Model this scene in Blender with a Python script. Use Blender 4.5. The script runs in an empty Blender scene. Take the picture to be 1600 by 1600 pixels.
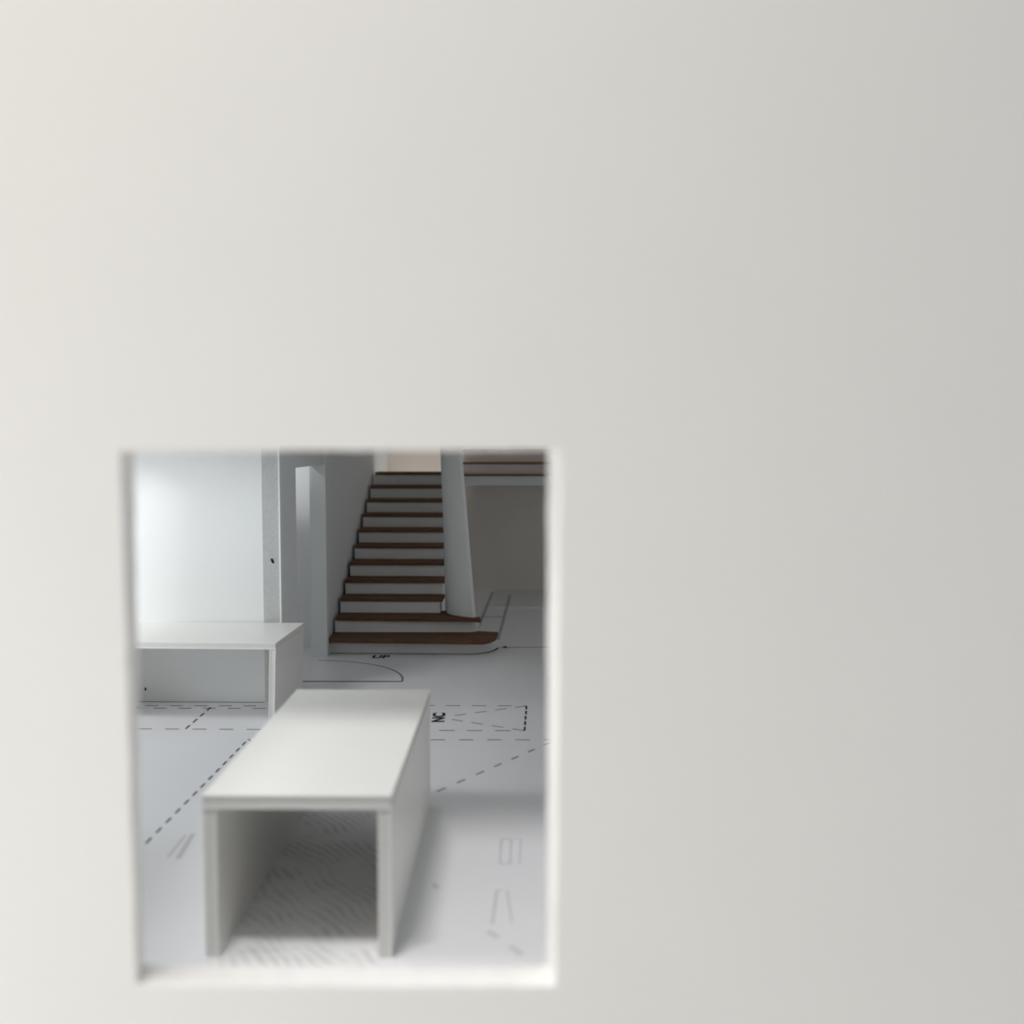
import bpy, bmesh, math, random
from mathutils import Vector

random.seed(7)
S = bpy.context.scene
COL = S.collection

# ------------------------------------------------------------------ camera
cam_d = bpy.data.cameras.new('camera')
cam = bpy.data.objects.new('camera', cam_d)
COL.objects.link(cam)
cam.location = (0.0, 0.0, 2.5)
cam.rotation_euler = (math.radians(90 - 3.870), 0, math.radians(1.345))
cam_d.sensor_width = 36.0
cam_d.lens = 36.0 * 1700 / 1600
cam_d.clip_start = 0.05
cam_d.clip_end = 200
cam_d.dof.use_dof = True
cam_d.dof.focus_distance = 10.9
cam_d.dof.aperture_fstop = 0.60
S.camera = cam

# ------------------------------------------------------------------ world, lamps, exposure
w = bpy.data.worlds.new('studio')
S.world = w
w.use_nodes = True
bg = w.node_tree.nodes['Background']
bg.inputs['Color'].default_value = (0.95, 0.98, 1.0, 1)
bg.inputs['Strength'].default_value = 0.35

def area(name, loc, target, sx, sy, power, color):
    d = bpy.data.lights.new(name, 'AREA')
    d.shape = 'RECTANGLE'; d.size = sx; d.size_y = sy
    d.energy = power; d.color = color
    o = bpy.data.objects.new(name, d)
    COL.objects.link(o)
    o.location = loc
    o.rotation_euler = (Vector(target) - Vector(loc)).to_track_quat('-Z', 'Y').to_euler()
    return o
# added low fills, and a studio ceiling strip behind and left of the viewer
area('low_fill', (-5.2, -1.0, 1.35), (-0.8, 3.5, 0.3), 3.0, 2.2, 135, (1.0, 0.985, 0.94))  # added fill, no window here: brightens the foam board from low left
area('overhead_light', (-3.4, -1.0, 8.0), (-0.6, 3.6, 2.2), 3.0, 0.6, 80, (1.0, 0.82, 0.70))
area('low_fill', (-9.0, 5.6, 2.2), (-3.0, 9.6, 0.4), 2.4, 2.0, 130, (0.90, 0.955, 1.0))  # added low fill that lightens the space under the far table
area('low_fill', (4.8, -0.8, 0.9), (0.4, 3.5, 0.3), 2.0, 1.2, 12, (1.0, 0.985, 0.95))  # added weak fill from the right, for the left reveal and lower board
# the row above the model, whose front part has no roof
area('overhead_light', (-2.1, 2.9, 9.0), (-0.3, 5.6, 0.0), 2.0, 0.5, 410, (1.0, 0.985, 0.985))
area('overhead_light', (-7.0, 4.6, 7.5), (-3.0, 9.3, 0.5), 2.6, 0.8, 265, (0.95, 0.985, 1.0))
area('overhead_light', (-1.7, 17.0, 9.0), (-1.7, 17.4, 2.0), 3.0, 0.6, 240, (1.0, 0.92, 0.86))  # added to brighten the stairwell and back wall from above

S.view_settings.view_transform = 'Standard'
S.view_settings.look = 'None'
S.view_settings.gamma = 1
S.view_settings.use_curve_mapping = False
S.view_settings.exposure = 0.0

# ------------------------------------------------------------------ materials
def mat(name, color, rough=0.8, spec=0.3, noise=0.0, nscale=8.0, bump=0.0, bscale=60.0, color2=None):
    m = bpy.data.materials.new(name)
    m.use_nodes = True
    nt = m.node_tree
    b = nt.nodes['Principled BSDF']
    b.inputs['Base Color'].default_value = (*color, 1)
    b.inputs['Roughness'].default_value = rough
    b.inputs['Specular IOR Level'].default_value = spec
    tc = nt.nodes.new('ShaderNodeTexCoord')
    if noise > 0 or color2:
        n = nt.nodes.new('ShaderNodeTexNoise')
        n.inputs['Scale'].default_value = nscale
        n.inputs['Detail'].default_value = 5
        nt.links.new(tc.outputs['Object'], n.inputs['Vector'])
        r = nt.nodes.new('ShaderNodeMix'); r.data_type = 'RGBA'
        c2 = color2 or tuple(c * (1 - noise) for c in color)
        r.inputs['A'].default_value = (*color, 1)
        r.inputs['B'].default_value = (*c2, 1)
        nt.links.new(n.outputs['Fac'], r.inputs['Factor'])
        nt.links.new(r.outputs['Result'], b.inputs['Base Color'])
    if bump > 0:
        n2 = nt.nodes.new('ShaderNodeTexNoise')
        n2.inputs['Scale'].default_value = bscale
        n2.inputs['Detail'].default_value = 6
        nt.links.new(tc.outputs['Object'], n2.inputs['Vector'])
        bp = nt.nodes.new('ShaderNodeBump')
        bp.inputs['Strength'].default_value = bump
        bp.inputs['Distance'].default_value = 0.01
        nt.links.new(n2.outputs['Fac'], bp.inputs['Height'])
        nt.links.new(bp.outputs['Normal'], b.inputs['Normal'])
    return m

M = {}
M['foam'] = mat('foam_board_paper', (0.80, 0.795, 0.76), 0.75, 0.3, noise=0.03, nscale=2.5, bump=0.05, bscale=40)
M['foam_core'] = mat('foam_core', (0.93, 0.92, 0.89), 0.9, 0.2, noise=0.08, nscale=30, bump=0.4, bscale=90)
M['card'] = mat('white_card', (0.87, 0.885, 0.88), 0.7, 0.3, noise=0.03, nscale=3, bump=0.04, bscale=50)
M['card_edge'] = mat('cut_card_edge', (0.84, 0.855, 0.85), 0.95, 0.1, noise=0.20, nscale=30, bump=0.45, bscale=80)
M['table_card'] = mat('table_card', (0.87, 0.86, 0.825), 0.33, 0.5, noise=0.03, nscale=4, bump=0.05, bscale=60)
M['table_core'] = mat('table_foam_core', (0.78, 0.78, 0.75), 0.9, 0.1, noise=0.10, nscale=40, bump=0.3, bscale=80)
M['wall_card'] = mat('grey_white_card', (0.82, 0.835, 0.83), 0.8, 0.2, noise=0.03, nscale=3)
M['warm_card'] = mat('warm_grey_card', (0.88, 0.82, 0.75), 0.85, 0.15, noise=0.05, nscale=3)
M['paper'] = mat('plan_paper', (0.86, 0.86, 0.88), 0.32, 0.5, noise=0.04, nscale=1.5)
M['riser'] = mat('riser_card', (0.83, 0.84, 0.83), 0.8, 0.2, noise=0.06, nscale=10)
M['ink'] = mat('black_ink', (0.02, 0.02, 0.025), 0.7, 0.2)
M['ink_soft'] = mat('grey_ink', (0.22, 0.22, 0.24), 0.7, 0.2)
M['ink_pale'] = mat('pale_grey_ink', (0.45, 0.45, 0.47), 0.7, 0.2)
M['ink_faint'] = mat('faint_grey_ink', (0.66, 0.66, 0.68), 0.6, 0.3)
M['speck'] = mat('dark_speck', (0.03, 0.03, 0.03), 0.9, 0.1)

def wood():
    m = bpy.data.materials.new('stained_wood'); m.use_nodes = True
    nt = m.node_tree; b = nt.nodes['Principled BSDF']
    tc = nt.nodes.new('ShaderNodeTexCoord'); mp = nt.nodes.new('ShaderNodeMapping')
    mp.inputs['Scale'].default_value = (1.5, 18, 25)
    n = nt.nodes.new('ShaderNodeTexNoise'); n.inputs['Scale'].default_value = 3; n.inputs['Detail'].default_value = 6
    cr = nt.nodes.new('ShaderNodeValToRGB')
    cr.color_ramp.elements[0].position = 0.3; cr.color_ramp.elements[0].color = (0.10, 0.050, 0.028, 1)
    cr.color_ramp.elements[1].position = 0.75; cr.color_ramp.elements[1].color = (0.21, 0.112, 0.068, 1)
    nt.links.new(tc.outputs['Object'], mp.inputs['Vector']); nt.links.new(mp.outputs['Vector'], n.inputs['Vector'])
    nt.links.new(n.outputs['Fac'], cr.inputs['Fac']); nt.links.new(cr.outputs['Color'], b.inputs['Base Color'])
    b.inputs['Roughness'].default_value = 0.75; b.inputs['Specular IOR Level'].default_value = 0.2
    return m
M['wood'] = wood()

def hatch():
    m = bpy.data.materials.new('wavy_hatch_print'); m.use_nodes = True
    nt = m.node_tree; b = nt.nodes['Principled BSDF']
    tc = nt.nodes.new('ShaderNodeTexCoord'); mp = nt.nodes.new('ShaderNodeMapping')
    mp.inputs['Rotation'].default_value = (0, 0, math.radians(-36))
    mp.inputs['Scale'].default_value = (1.0, 1.0, 1.0)
    wv = nt.nodes.new('ShaderNodeTexWave')
    wv.inputs['Scale'].default_value = 5.6
    wv.inputs['Distortion'].default_value = 14.0
    wv.inputs['Detail'].default_value = 1.5
    wv.inputs['Detail Scale'].default_value = 0.35
    n = nt.nodes.new('ShaderNodeTexNoise'); n.inputs['Scale'].default_value = 3.5
    mr = nt.nodes.new('ShaderNodeMapRange'); mr.inputs['From Min'].default_value = 0.36; mr.inputs['From Max'].default_value = 0.62
    mul = nt.nodes.new('ShaderNodeMath'); mul.operation = 'MULTIPLY'
    cr = nt.nodes.new('ShaderNodeValToRGB')
    cr.color_ramp.elements[0].position = 0.10; cr.color_ramp.elements[0].color = (0.90, 0.90, 0.90, 1)
    cr.color_ramp.elements[1].position = 0.95; cr.color_ramp.elements[1].color = (0.68, 0.68, 0.68, 1)
    for a_, b_ in ((tc.outputs['Object'], mp.inputs['Vector']), (mp.outputs['Vector'], wv.inputs['Vector']),
                   (tc.outputs['Object'], n.inputs['Vector']), (wv.outputs['Fac'], mul.inputs[0]),
                   (n.outputs['Fac'], mr.inputs['Value']), (mr.outputs['Result'], mul.inputs[1]), (mul.outputs[0], cr.inputs['Fac']),
                   (cr.outputs['Color'], b.inputs['Base Color'])):
        nt.links.new(a_, b_)
    b.inputs['Roughness'].default_value = 0.6
    return m
M['hatch'] = hatch()

# ------------------------------------------------------------------ mesh helpers
class MB:
    def __init__(s): s.v = []; s.f = []; s.mi = []
    def face(s, pts, mi=0):
        i = len(s.v); s.v += [tuple(p) for p in pts]; s.f.append(tuple(range(i, i + len(pts)))); s.mi.append(mi)
    def box(s, x0, x1, y0, y1, z0, z1, mi=0):
        s.prism([(x0, y0), (x1, y0), (x1, y1), (x0, y1)], z0, z1, mi)
    def prism(s, poly, z0, z1, mi=0, side_mi=None):
        """poly counter-clockwise seen from above; side_mi maps side index to a material slot"""
        n = len(poly)
        s.face([(x, y, z1) for x, y in poly], mi)
        s.face([(x, y, z0) for x, y in reversed(poly)], mi)
        for i in range(n):
            a, b = poly[i], poly[(i + 1) % n]
            s.face([(*a, z0), (*b, z0), (*b, z1), (*a, z1)], (side_mi or {}).get(i, mi))
    def build(s, name, mats, parent=None, bevel=0.0, smooth=False):
        me = bpy.data.meshes.new(name)
        me.from_pydata(s.v, [], s.f)
        bm = bmesh.new(); bm.from_mesh(me)
        for f, mi in zip(bm.faces, s.mi): f.material_index = mi; f.smooth = smooth
        bmesh.ops.remove_doubles(bm, verts=bm.verts, dist=1e-5)
        bmesh.ops.recalc_face_normals(bm, faces=bm.faces)
        bm.to_mesh(me); bm.free()
        for m in (mats if isinstance(mats, (list, tuple)) else [mats]): me.materials.append(m)
        o = bpy.data.objects.new(name, me); COL.objects.link(o)
        if parent: o.parent = parent
        if bevel:
            bv = o.modifiers.new('bevel', 'BEVEL'); bv.width = bevel; bv.segments = 2; bv.limit_method = 'ANGLE'
        return o

def structure(o, label, cat):
    o['kind'] = 'structure'; o['label'] = label; o['category'] = cat
    return o
def thing(name, loc, label, cat, group=None, rz=0.0):
    o = bpy.data.objects.new(name, None); COL.objects.link(o)
    o.empty_display_size = 0.2
    o.location = loc; o.rotation_euler = (0, 0, rz)
    o['label'] = label; o['category'] = cat
    if group: o['group'] = group
    return o

# ------------------------------------------------------------------ the setting: plan sheet and card walls
m = MB(); m.box(-14, 14, -9, 24, -0.08, 0.0)
floor = structure(m.build('floor', M['paper']), 'white paper sheet with a printed floor plan under the model', 'floor')

# front foam board with the hand-cut window opening
FY, BY = 3.5, 3.64
inner_f = [(-1.350, 2.459), (0.072, 2.463), (0.060, 0.686), (-1.338, 0.671)]
inner_b = [(-1.357, 2.461), (0.032, 2.462), (0.036, 0.688), (-1.371, 0.673)]
outer = [(-5.2, 4.4), (5.2, 4.4), (5.2, 0.0), (-5.2, 0.0)]
NS = 26
def loop(corners, jit):
    pts = []
    for i in range(4):
        a, b = corners[i], corners[(i + 1) % 4]
        for k in range(NS):
            t = k / NS
            jx = random.uniform(-jit, jit) if 0 < k else 0
            jz = random.uniform(-jit, jit) if 0 < k else 0
            pts.append((a[0] + (b[0] - a[0]) * t + jx, a[1] + (b[1] - a[1]) * t + jz))
    return pts
fo, fi, bi = loop(outer, 0), loop(inner_f, 0.0022), loop(inner_b, 0.0022)
m = MB(); n = len(fo)
for i in range(n):
    j = (i + 1) % n
    P = lambda q, y: (q[0], y, q[1])
    m.face([P(fo[i], FY), P(fo[j], FY), P(fi[j], FY), P(fi[i], FY)])
    m.face([P(fo[j], BY), P(fo[i], BY), P(bi[i], BY), P(bi[j], BY)])
    m.face([P(fi[i], FY), P(fi[j], FY), P(bi[j], BY), P(bi[i], BY)], 1)
    m.face([P(fo[j], FY), P(fo[i], FY), P(fo[i], BY), P(fo[j], BY)])
wall_front = structure(m.build('wall_front', [M['foam'], M['foam_core']], bevel=0.006),
    'large white foam board wall with a hand-cut window opening', 'wall')

# front-facing card wall behind the far table, with a mitred foam edge on its right end
m = MB(); m.prism([(-8.0, 10.14), (-2.586, 10.14), (-2.446, 10.205), (-2.446, 10.283), (-8.0, 10.283)], 0, 3.4, 0, {1: 1})
wall_mid = structure(m.build('wall_middle', [M['card'], M['card_edge']]),
    'bright white card wall behind the far table, with rough cut right edge', 'wall')
m = MB(); m.box(-2.446, -2.431, 10.200, 10.292, 0, 3.4)
m.build('paper_lip', M['card'], wall_mid)
m = MB()
c = Vector((-2.506, 10.1771, 1.345)); t1 = Vector((0.140, 0.065, 0)).normalized(); nrm = Vector((0.065, -0.140, 0)).normalized()
ring = [c + nrm * 0.003 + t1 * 0.013 * math.cos(a) + Vector((0, 0, 0.026)) * math.sin(a) - t1 * 0.008 * math.sin(a) for a in [k * math.pi / 4 for k in range(8)]]
top = c + nrm * 0.010
for k in range(8): m.face([ring[k], ring[(k + 1) % 8], top])
m.face(list(reversed(ring)))
m.build('dark_speck', M['speck'], wall_mid)
m = MB(); m.box(-3.735, -3.722, 10.134, 10.141, 0.105, 0.130); m.build('dark_speck', M['speck'], wall_mid)

# side wall with a doorway, then the wall that runs up beside the stairs
m = MB()
X0, X1 = -2.575, -2.431
m.box(X0, X1, 10.292, 10.88, 0, 3.4)
m.box(-2.590, -2.408, 12.29, 12.385, 0, 3.4)
m.box(X0, X1, 10.88, 12.29, 2.205, 3.4)
structure(m.build('wall_left', M['wall_card']), 'grey-white card side wall with an open doorway left of the stairs', 'wall')
m = MB(); m.box(-2.575, -2.456, 12.385, 17.85, 0, 3.4)
structure(m.build('wall_stair', M['wall_card']), 'card wall rising along the left side of the staircase', 'wall')
m = MB(); m.box(-6.0, -2.58, 12.84, 12.95, 0, 3.4)
structure(m.build('wall_room', M['card']), 'pale card wall of the small room seen through the doorway', 'wall')
m = MB(); m.box(-2.6, 4.6, 17.85, 17.97, 0, 4.2)
structure(m.build('wall_back', M['warm_card']), 'warm grey card wall at the very back behind the stairs', 'wall')
m = MB(); m.box(4.5, 4.62, 3.64, 12.0, 0, 4.2)  # unseen wall, stops short so light reaches the back
structure(m.build('wall_right', M['wall_card']), 'unseen white card wall on the right side, ended early to let light in', 'wall')
m = MB(); m.box(-4.74, -4.60, 3.64, 6.0, 0, 4.4)  # added board out of view, keeps left light off the front floor
structure(m.build('shade_wall', M['foam']), 'foam board added out of view at the front left to block light', 'wall')
m = MB()
m.prism([(-3.15, 4.1), (-1.88, 4.1), (-1.88, 5.4), (4.5, 5.4), (4.5, 16.4), (-2.43, 16.4), (-2.43, 10.283), (-6.0, 10.283), (-6.0, 8.8), (-3.15, 8.8)], 3.4, 3.5)  # unseen roof; front-left tab and left overhang added to cast shade
m.prism([(-6.0, 11.8), (-2.58, 11.8), (-2.58, 12.95), (-6.0, 12.95)], 3.4, 3.5)
structure(m.build('ceiling', M['card']), 'unseen white card roof over the model, outline shaped to cast shade', 'ceiling')

# ------------------------------------------------------------------ staircase
RH, GO, Y0 = 0.182, 0.3555, 12.47
SL, SR = -2.425, -1.16
TT = 0.042
stair = thing('staircase', (-1.8, 12.5, 0), 'white card staircase with dark brown wooden treads rising to the back', 'staircase')
def local(poly): return [(x + 1.8, y - 12.5) for x, y in poly]
def arc_pts(cx, cy, rx, ry, a0, a1, k):
    return [(cx + rx * math.cos(math.radians(a0 + (a1 - a0) * i / k)), cy + ry * math.sin(math.radians(a0 + (a1 - a0) * i / k))) for i in range(k + 1)]
for k in range(1, 12):
    yf = Y0 + (k - 1) * GO
    z = RH * k
    jl, jr = random.uniform(0, 0.025), random.uniform(-0.006, 0.012)
    yb = yf + GO + 0.03
    if k == 1:
        rb = [(SL - 0.005, 12.50), (-0.80, 12.50)] + arc_pts(-0.80, 12.95, 0.31, 0.45, -80, 0, 8) + [(-0.49, 13.10), (SL - 0.005, 13.10)]
        tp = [(SL - 0.005, 12.40), (-0.640, 12.335)] + [(-0.60, 12.36), (-0.545, 12.42), (-0.49, 12.56), (-0.472, 12.72), (-0.470, 12.93), (-0.72, 12.985), (-0.95, 13.02), (SL - 0.005, 13.02)]
    elif k == 2:
        rb = [(SL, 12.87), (-0.80, 12.90)] + [(-0.74, 12.94), (-0.70, 13.02), (-0.71, 13.12), (-1.12, 13.42), (SL, 13.42)]
        tp = [(SL + 0.02, 12.845), (-0.80, 12.805), (-0.680, 12.76), (-0.670, 12.79), (-0.690, 12.90), (-0.82, 12.99), (-1.12, 13.38), (SL + 0.02, 13.38)]
    else:
        rb = [(SL + 0.005, yf + 0.035), (SR - 0.03, yf + 0.035), (SR - 0.03, yb), (SL + 0.005, yb)]
        tp = [(SL + jl, yf + random.uniform(-.012, .012)), (SR + jr, yf + random.uniform(-.008, .008)), (SR + jr, yb), (SL + jl, yb)]
    zb = 0 if k <= 2 else z - RH - 0.02
    zb = 0 if k == 1 else z - RH
    m = MB(); m.prism(local(rb), zb, z - TT); m.build('riser', M['riser'], stair)
    m = MB(); m.prism(local(tp), z - TT, z); m.build('tread', M['wood'], stair, bevel=0.004)
# body under the steps
m = MB()
for k in range(3, 12):
    yf = Y0 + (k - 1) * GO + 0.06
    m.box(SL + 1.85, SR - 0.06 + 1.8, yf - 12.5, 17.80 - 12.5 if k == 11 else yf + GO - 12.5, 0, RH * (k - 1))
m.build('stair_body', M['riser'], stair)
# tapering curved guard that stands on the second step
def guard():
    b0, b1 = Vector((-1.142, 13.393)), Vector((-0.769, 12.869))
    t0, t1 = Vector((-1.182, 13.393)), Vector((-0.931, 12.869))
    zb, zt, zref = 0.364, 3.0, 2.338
    NU, NV = 10, 8
    def pt(u, v, off):
        s = (zb + (zt - zb) * v - zb) / (zref - zb)
        a = b0 + (t0 - b0) * s; b = b1 + (t1 - b1) * s
        p = a + (b - a) * u
        d = (b - a).normalized(); nr = Vector((-d.y, d.x))           # towards the back right
        if nr.y < 0: nr = -nr
        p = p - nr * (0.10 * math.sin(math.pi * u)) + nr * off
        return (p.x + 1.8, p.y - 12.5, zb + (zt - zb) * v)
    m = MB()
    for i in range(NU):
        for j in range(NV):
            u0, u1, v0, v1 = i / NU, (i + 1) / NU, j / NV, (j + 1) / NV
            m.face([pt(u0, v0, 0), pt(u1, v0, 0), pt(u1, v1, 0), pt(u0, v1, 0)])
            m.face([pt(u0, v0, .04), pt(u0, v1, .04), pt(u1, v1, .04), pt(u1, v0, .04)])
    for j in range(NV):
        v0, v1 = j / NV, (j + 1) / NV
        for u in (0, 1): m.face([pt(u, v0, 0), pt(u, v1, 0), pt(u, v1, .04), pt(u, v0, .04)])
    for i in range(NU):
        u0, u1 = i / NU, (i + 1) / NU
        for v in (0, 1): m.face([pt(u0, v, 0), pt(u1, v, 0), pt(u1, v, .04), pt(u0, v, .04)])
    o = m.build('curved_guard', M['card'], stair, smooth=True)
    es = o.modifiers.new('split', 'EDGE_SPLIT'); es.split_angle = math.radians(40)
    o['label'] = 'tapering white curved guard panel'
guard()

# upper flight crossing behind the guard
for i, (z0, z1, y) in enumerate(((1.80, 1.938, 16.25), (1.965, 2.109, 16.60), (2.147, 2.31, 16.95))):
    m = MB(); m.box(0.64, 4.7, y - 12.48, 5.30, z0, z1); m.build('riser', M['riser'], stair)
    m = MB(); m.box(0.63, 4.7, y - 12.5, y - 12.10 if i < 2 else 5.30, z1, z1 + 0.028)
    m.build('tread', M['wood'], stair)['label'] = 'thin dark tread of the upper flight'

# ------------------------------------------------------------------ the two slab-leg card tables
def slab_table(loc, rz, wx, ly, h, t, label, lean=0.0):
    """wx across, ly along the open direction; legs are full-depth slabs on both sides"""
    o = thing('slab_table', loc, label, 'table', 'white card slab tables', rz)
    k = 0.010                                            # paper skin; the foam core sits a hair back between the skins
    m = MB(); m.box(-wx / 2, wx / 2, -ly / 2, ly / 2, h - k, h); m.box(-wx / 2, wx / 2, -ly / 2, ly / 2, h - t, h - t + k)
    top_part = m.build('tabletop', M['table_card'], o)
    m = MB(); e = 0.003; m.box(-wx / 2 + e, wx / 2 - e, -ly / 2 + e, ly / 2 - e, h - t + k, h - k)
    m.build('foam_core', M['table_core'], top_part)
    for sd in (-1, 1):
        xo, xi = sd * (wx / 2 - 0.002), sd * (wx / 2 - t)
        z1 = h - t
        y0, y1 = -ly / 2 + 0.004, ly / 2 - 0.004
        def slab(m, a, b, ya, yb):
            a, b = min(a, b), max(a, b)
            P = [(a + lean, ya, 0), (b + lean, ya, 0), (b + lean, yb, 0), (a + lean, yb, 0), (a, ya, z1), (b, ya, z1), (b, yb, z1), (a, yb, z1)]
            for f in ((0, 3, 2, 1), (4, 5, 6, 7), (0, 1, 5, 4), (1, 2, 6, 5), (2, 3, 7, 6), (3, 0, 4, 7)):
                m.face([P[q] for q in f])
        m = MB(); slab(m, xo, xo - sd * k, y0, y1); slab(m, xi, xi + sd * k, y0, y1)
        leg = m.build('leg', M['table_card'], o)
        m = MB(); slab(m, xo - sd * k, xi + sd * k, y0 + e, y1 - e)
        m.build('foam_core', M['table_core'], leg)
    return o
slab_table((-1.163, 6.16, 0), math.radians(0.8), 0.905, 2.20, 0.80, 0.066,
           'white slab-leg table in the foreground, right behind the window opening')
# the far one stands against the card wall, seen along its length
o = slab_table((-3.32, 9.625, 0), math.radians(-1.2), 2.22, 1.02, 0.765, 0.055,
           'white slab-leg table standing against the bright card wall at left', lean=-0.022)

# ------------------------------------------------------------------ print on the plan sheet, plus one painted contact shade
ZP = 0.0015
def strip(m, a, b, wd):
    a, b = Vector(a), Vector(b); d = (b - a).normalized(); nr = Vector((-d.y, d.x)) * wd / 2
    m.face([(*(a - nr), ZP), (*(b - nr), ZP), (*(b + nr), ZP), (*(a + nr), ZP)])
def dashes(name, a, b, dash, gap, wd, ink, start=0.0):
    m = MB(); a, b = Vector(a), Vector(b); L = (b - a).length; d = (b - a) / L; s = start
    while s < L - 0.01:
        strip(m, a + d * s, a + d * min(L, s + dash), wd); s += dash + gap
    return m.build(name, M[ink], floor)
def line(name, pts, wd, ink):
    m = MB()
    for a, b in zip(pts, pts[1:]): strip(m, a, b, wd)
    return m.build(name, M[ink], floor)
dashes('dashed_line', (-2.418, 6.52), (-2.405, 8.861), 0.095, 0.085, 0.014, 'ink')
line('print_or_contact_line', [(-2.405, 8.861), (-2.369, 8.80)], 0.012, 'ink')
dashes('dashed_line', (-3.031, 9.166), (-3.04, 9.976), 0.12, 0.09, 0.015, 'ink')
dashes('dashed_line', (-3.70, 9.157), (-2.30, 9.161), 0.12, 0.115, 0.022, 'ink_soft', 0.26)
dashes('dashed_line', (-3.90, 9.965), (-2.60, 9.985), 0.12, 0.11, 0.022, 'ink_soft')
dashes('dashed_line', (-3.79, 9.87), (-2.50, 9.891), 0.12, 0.11, 0.022, 'ink_soft')
dashes('dashed_line', (-3.724, 9.863), (-3.733, 9.985), 0.08, 0.03, 0.015, 'ink_soft')
line('print_or_contact_line', [(-4.2, 10.118), (-2.59, 10.125)], 0.018, 'ink_soft')  # contact shade painted as a dark line along the wall foot
# void symbol with its crossing diagonals and the letters at its centre
R1, R2 = (-0.100, 10.045), (-0.108, 9.175)
L1, L2 = (-1.62, 10.03), (-1.61, 9.16)
dashes('dashed_line', R1, R2, 0.13, 0.055, 0.015, 'ink')
dashes('dashed_line', L1, R1, 0.13, 0.11, 0.020, 'ink_soft', 0.05)
dashes('dashed_line', L2, R2, 0.13, 0.11, 0.020, 'ink_soft', 0.05)
dashes('dashed_line', R1, (-0.80, 9.64), 0.12, 0.09, 0.016, 'ink_soft')
dashes('dashed_line', R2, (-0.80, 9.56), 0.12, 0.09, 0.016, 'ink_soft')
dashes('dashed_line', (-1.2, 8.87), (0.6, 8.91), 0.12, 0.115, 0.020, 'ink_soft', 0.08)
dashes('dashed_line', (-0.709, 7.551), (0.30, 9.12), 0.10, 0.135, 0.018, 'ink_soft')
line('print_or_contact_line', [(-2.425, 11.02), (-1.394, 11.037)], 0.030, 'ink')
line('door_swing_arc', [(-2.475 + 1.081 * math.cos(a), 11.03 + 1.05 * math.sin(a)) for a in [math.pi / 2 * k / 28 for k in range(29)]], 0.022, 'ink_soft')
line('print_or_contact_line', [(-0.456, 12.90), (2.6, 12.96)], 0.03, 'ink_soft')
m = MB(); m.face([(-0.388 + 0.03 * math.cos(a), 12.91 + 0.06 * math.sin(a), ZP + .0005) for a in [k * math.pi / 4 for k in range(8)]]); m.build('printed_dot', M['ink'], floor)
line('printed_band', [(-0.727, 17.60), (-0.775, 14.90), (-0.80, 13.2)], 0.045, 'ink_pale')
line('printed_band', [(-0.436, 17.25), (-0.489, 13.377)], 0.04, 'ink_pale')
line('print_or_contact_line', [(-0.849, 15.118), (-0.445, 15.127)], 0.06, 'ink_pale')
line('print_or_contact_line', [(SL + 0.02, 12.485), (-0.80, 12.485)] + arc_pts(-0.80, 12.95, 0.335, 0.475, -80, -10, 8), 0.030, 'ink')
# small window symbols near the front
line('printed_symbol', [(-0.222, 6.65), (-0.160, 6.65), (-0.158, 6.25), (-0.218, 6.25), (-0.222, 6.65)], 0.014, 'ink_faint')
line('printed_symbol', [(-0.136, 6.65), (-0.100, 6.65), (-0.102, 6.25)], 0.010, 'ink_faint')
line('printed_symbol', [(-0.195, 5.87), (-0.222, 5.87), (-0.230, 5.45)], 0.018, 'ink_faint')
line('printed_symbol', [(-0.166, 5.87), (-0.128, 5.47)], 0.012, 'ink_faint')
line('printed_mark', [(-0.25, 5.37), (-0.195, 5.30)], 0.034, 'ink_faint')
line('printed_mark', [(-0.129, 5.21), (-0.074, 5.12)], 0.034, 'ink_faint')
line('printed_mark', [(-0.58, 5.96), (-0.554, 5.88)], 0.03, 'ink_faint')
line('printed_symbol', [(-2.207, 6.30), (-2.218, 6.667)], 0.016, 'ink_faint')
line('printed_symbol', [(-2.139, 6.28), (-2.177, 6.69)], 0.030, 'ink_faint')
# wavy hatch under the foreground table
m = MB(); m.face([(-1.56, 4.3, 0.0008), (-0.77, 4.3, 0.0008), (-0.77, 7.09, 0.0008), (-1.60, 7.08, 0.0008)]); m.build('wavy_hatch_print', M['hatch'], floor)

def letters(body, loc, rz, sx, sy, name):
    cu = bpy.data.curves.new(name, 'FONT'); cu.body = body; cu.size = 1.0; cu.align_x = 'CENTER'; cu.align_y = 'CENTER'
    cu.offset = 0.04
    tmp = bpy.data.objects.new('tmp_text', cu); COL.objects.link(tmp)
    dg = bpy.context.evaluated_depsgraph_get()
    me = bpy.data.meshes.new_from_object(tmp.evaluated_get(dg))
    bpy.data.objects.remove(tmp)
    xs = [v.co.x for v in me.vertices]; ys = [v.co.y for v in me.vertices]
    cx, cy, wx, wy = (max(xs) + min(xs)) / 2, (max(ys) + min(ys)) / 2, max(xs) - min(xs), max(ys) - min(ys)
    for v in me.vertices: v.co = ((v.co.x - cx) / wx * sx, (v.co.y - cy) / wy * sy, 0)
    me.materials.clear(); me.materials.append(M['ink'])
    o = bpy.data.objects.new(name, me); COL.objects.link(o); o.parent = floor
    o.location = loc; o.rotation_euler = (0, 0, rz)
    return o
letters('NC', (-0.885, 9.605, 0.002), math.radians(93), 0.32, 0.118, 'printed_letters')
letters('UP', (-1.79, 12.30, 0.002), 0, 0.20, 0.17, 'printed_letters')
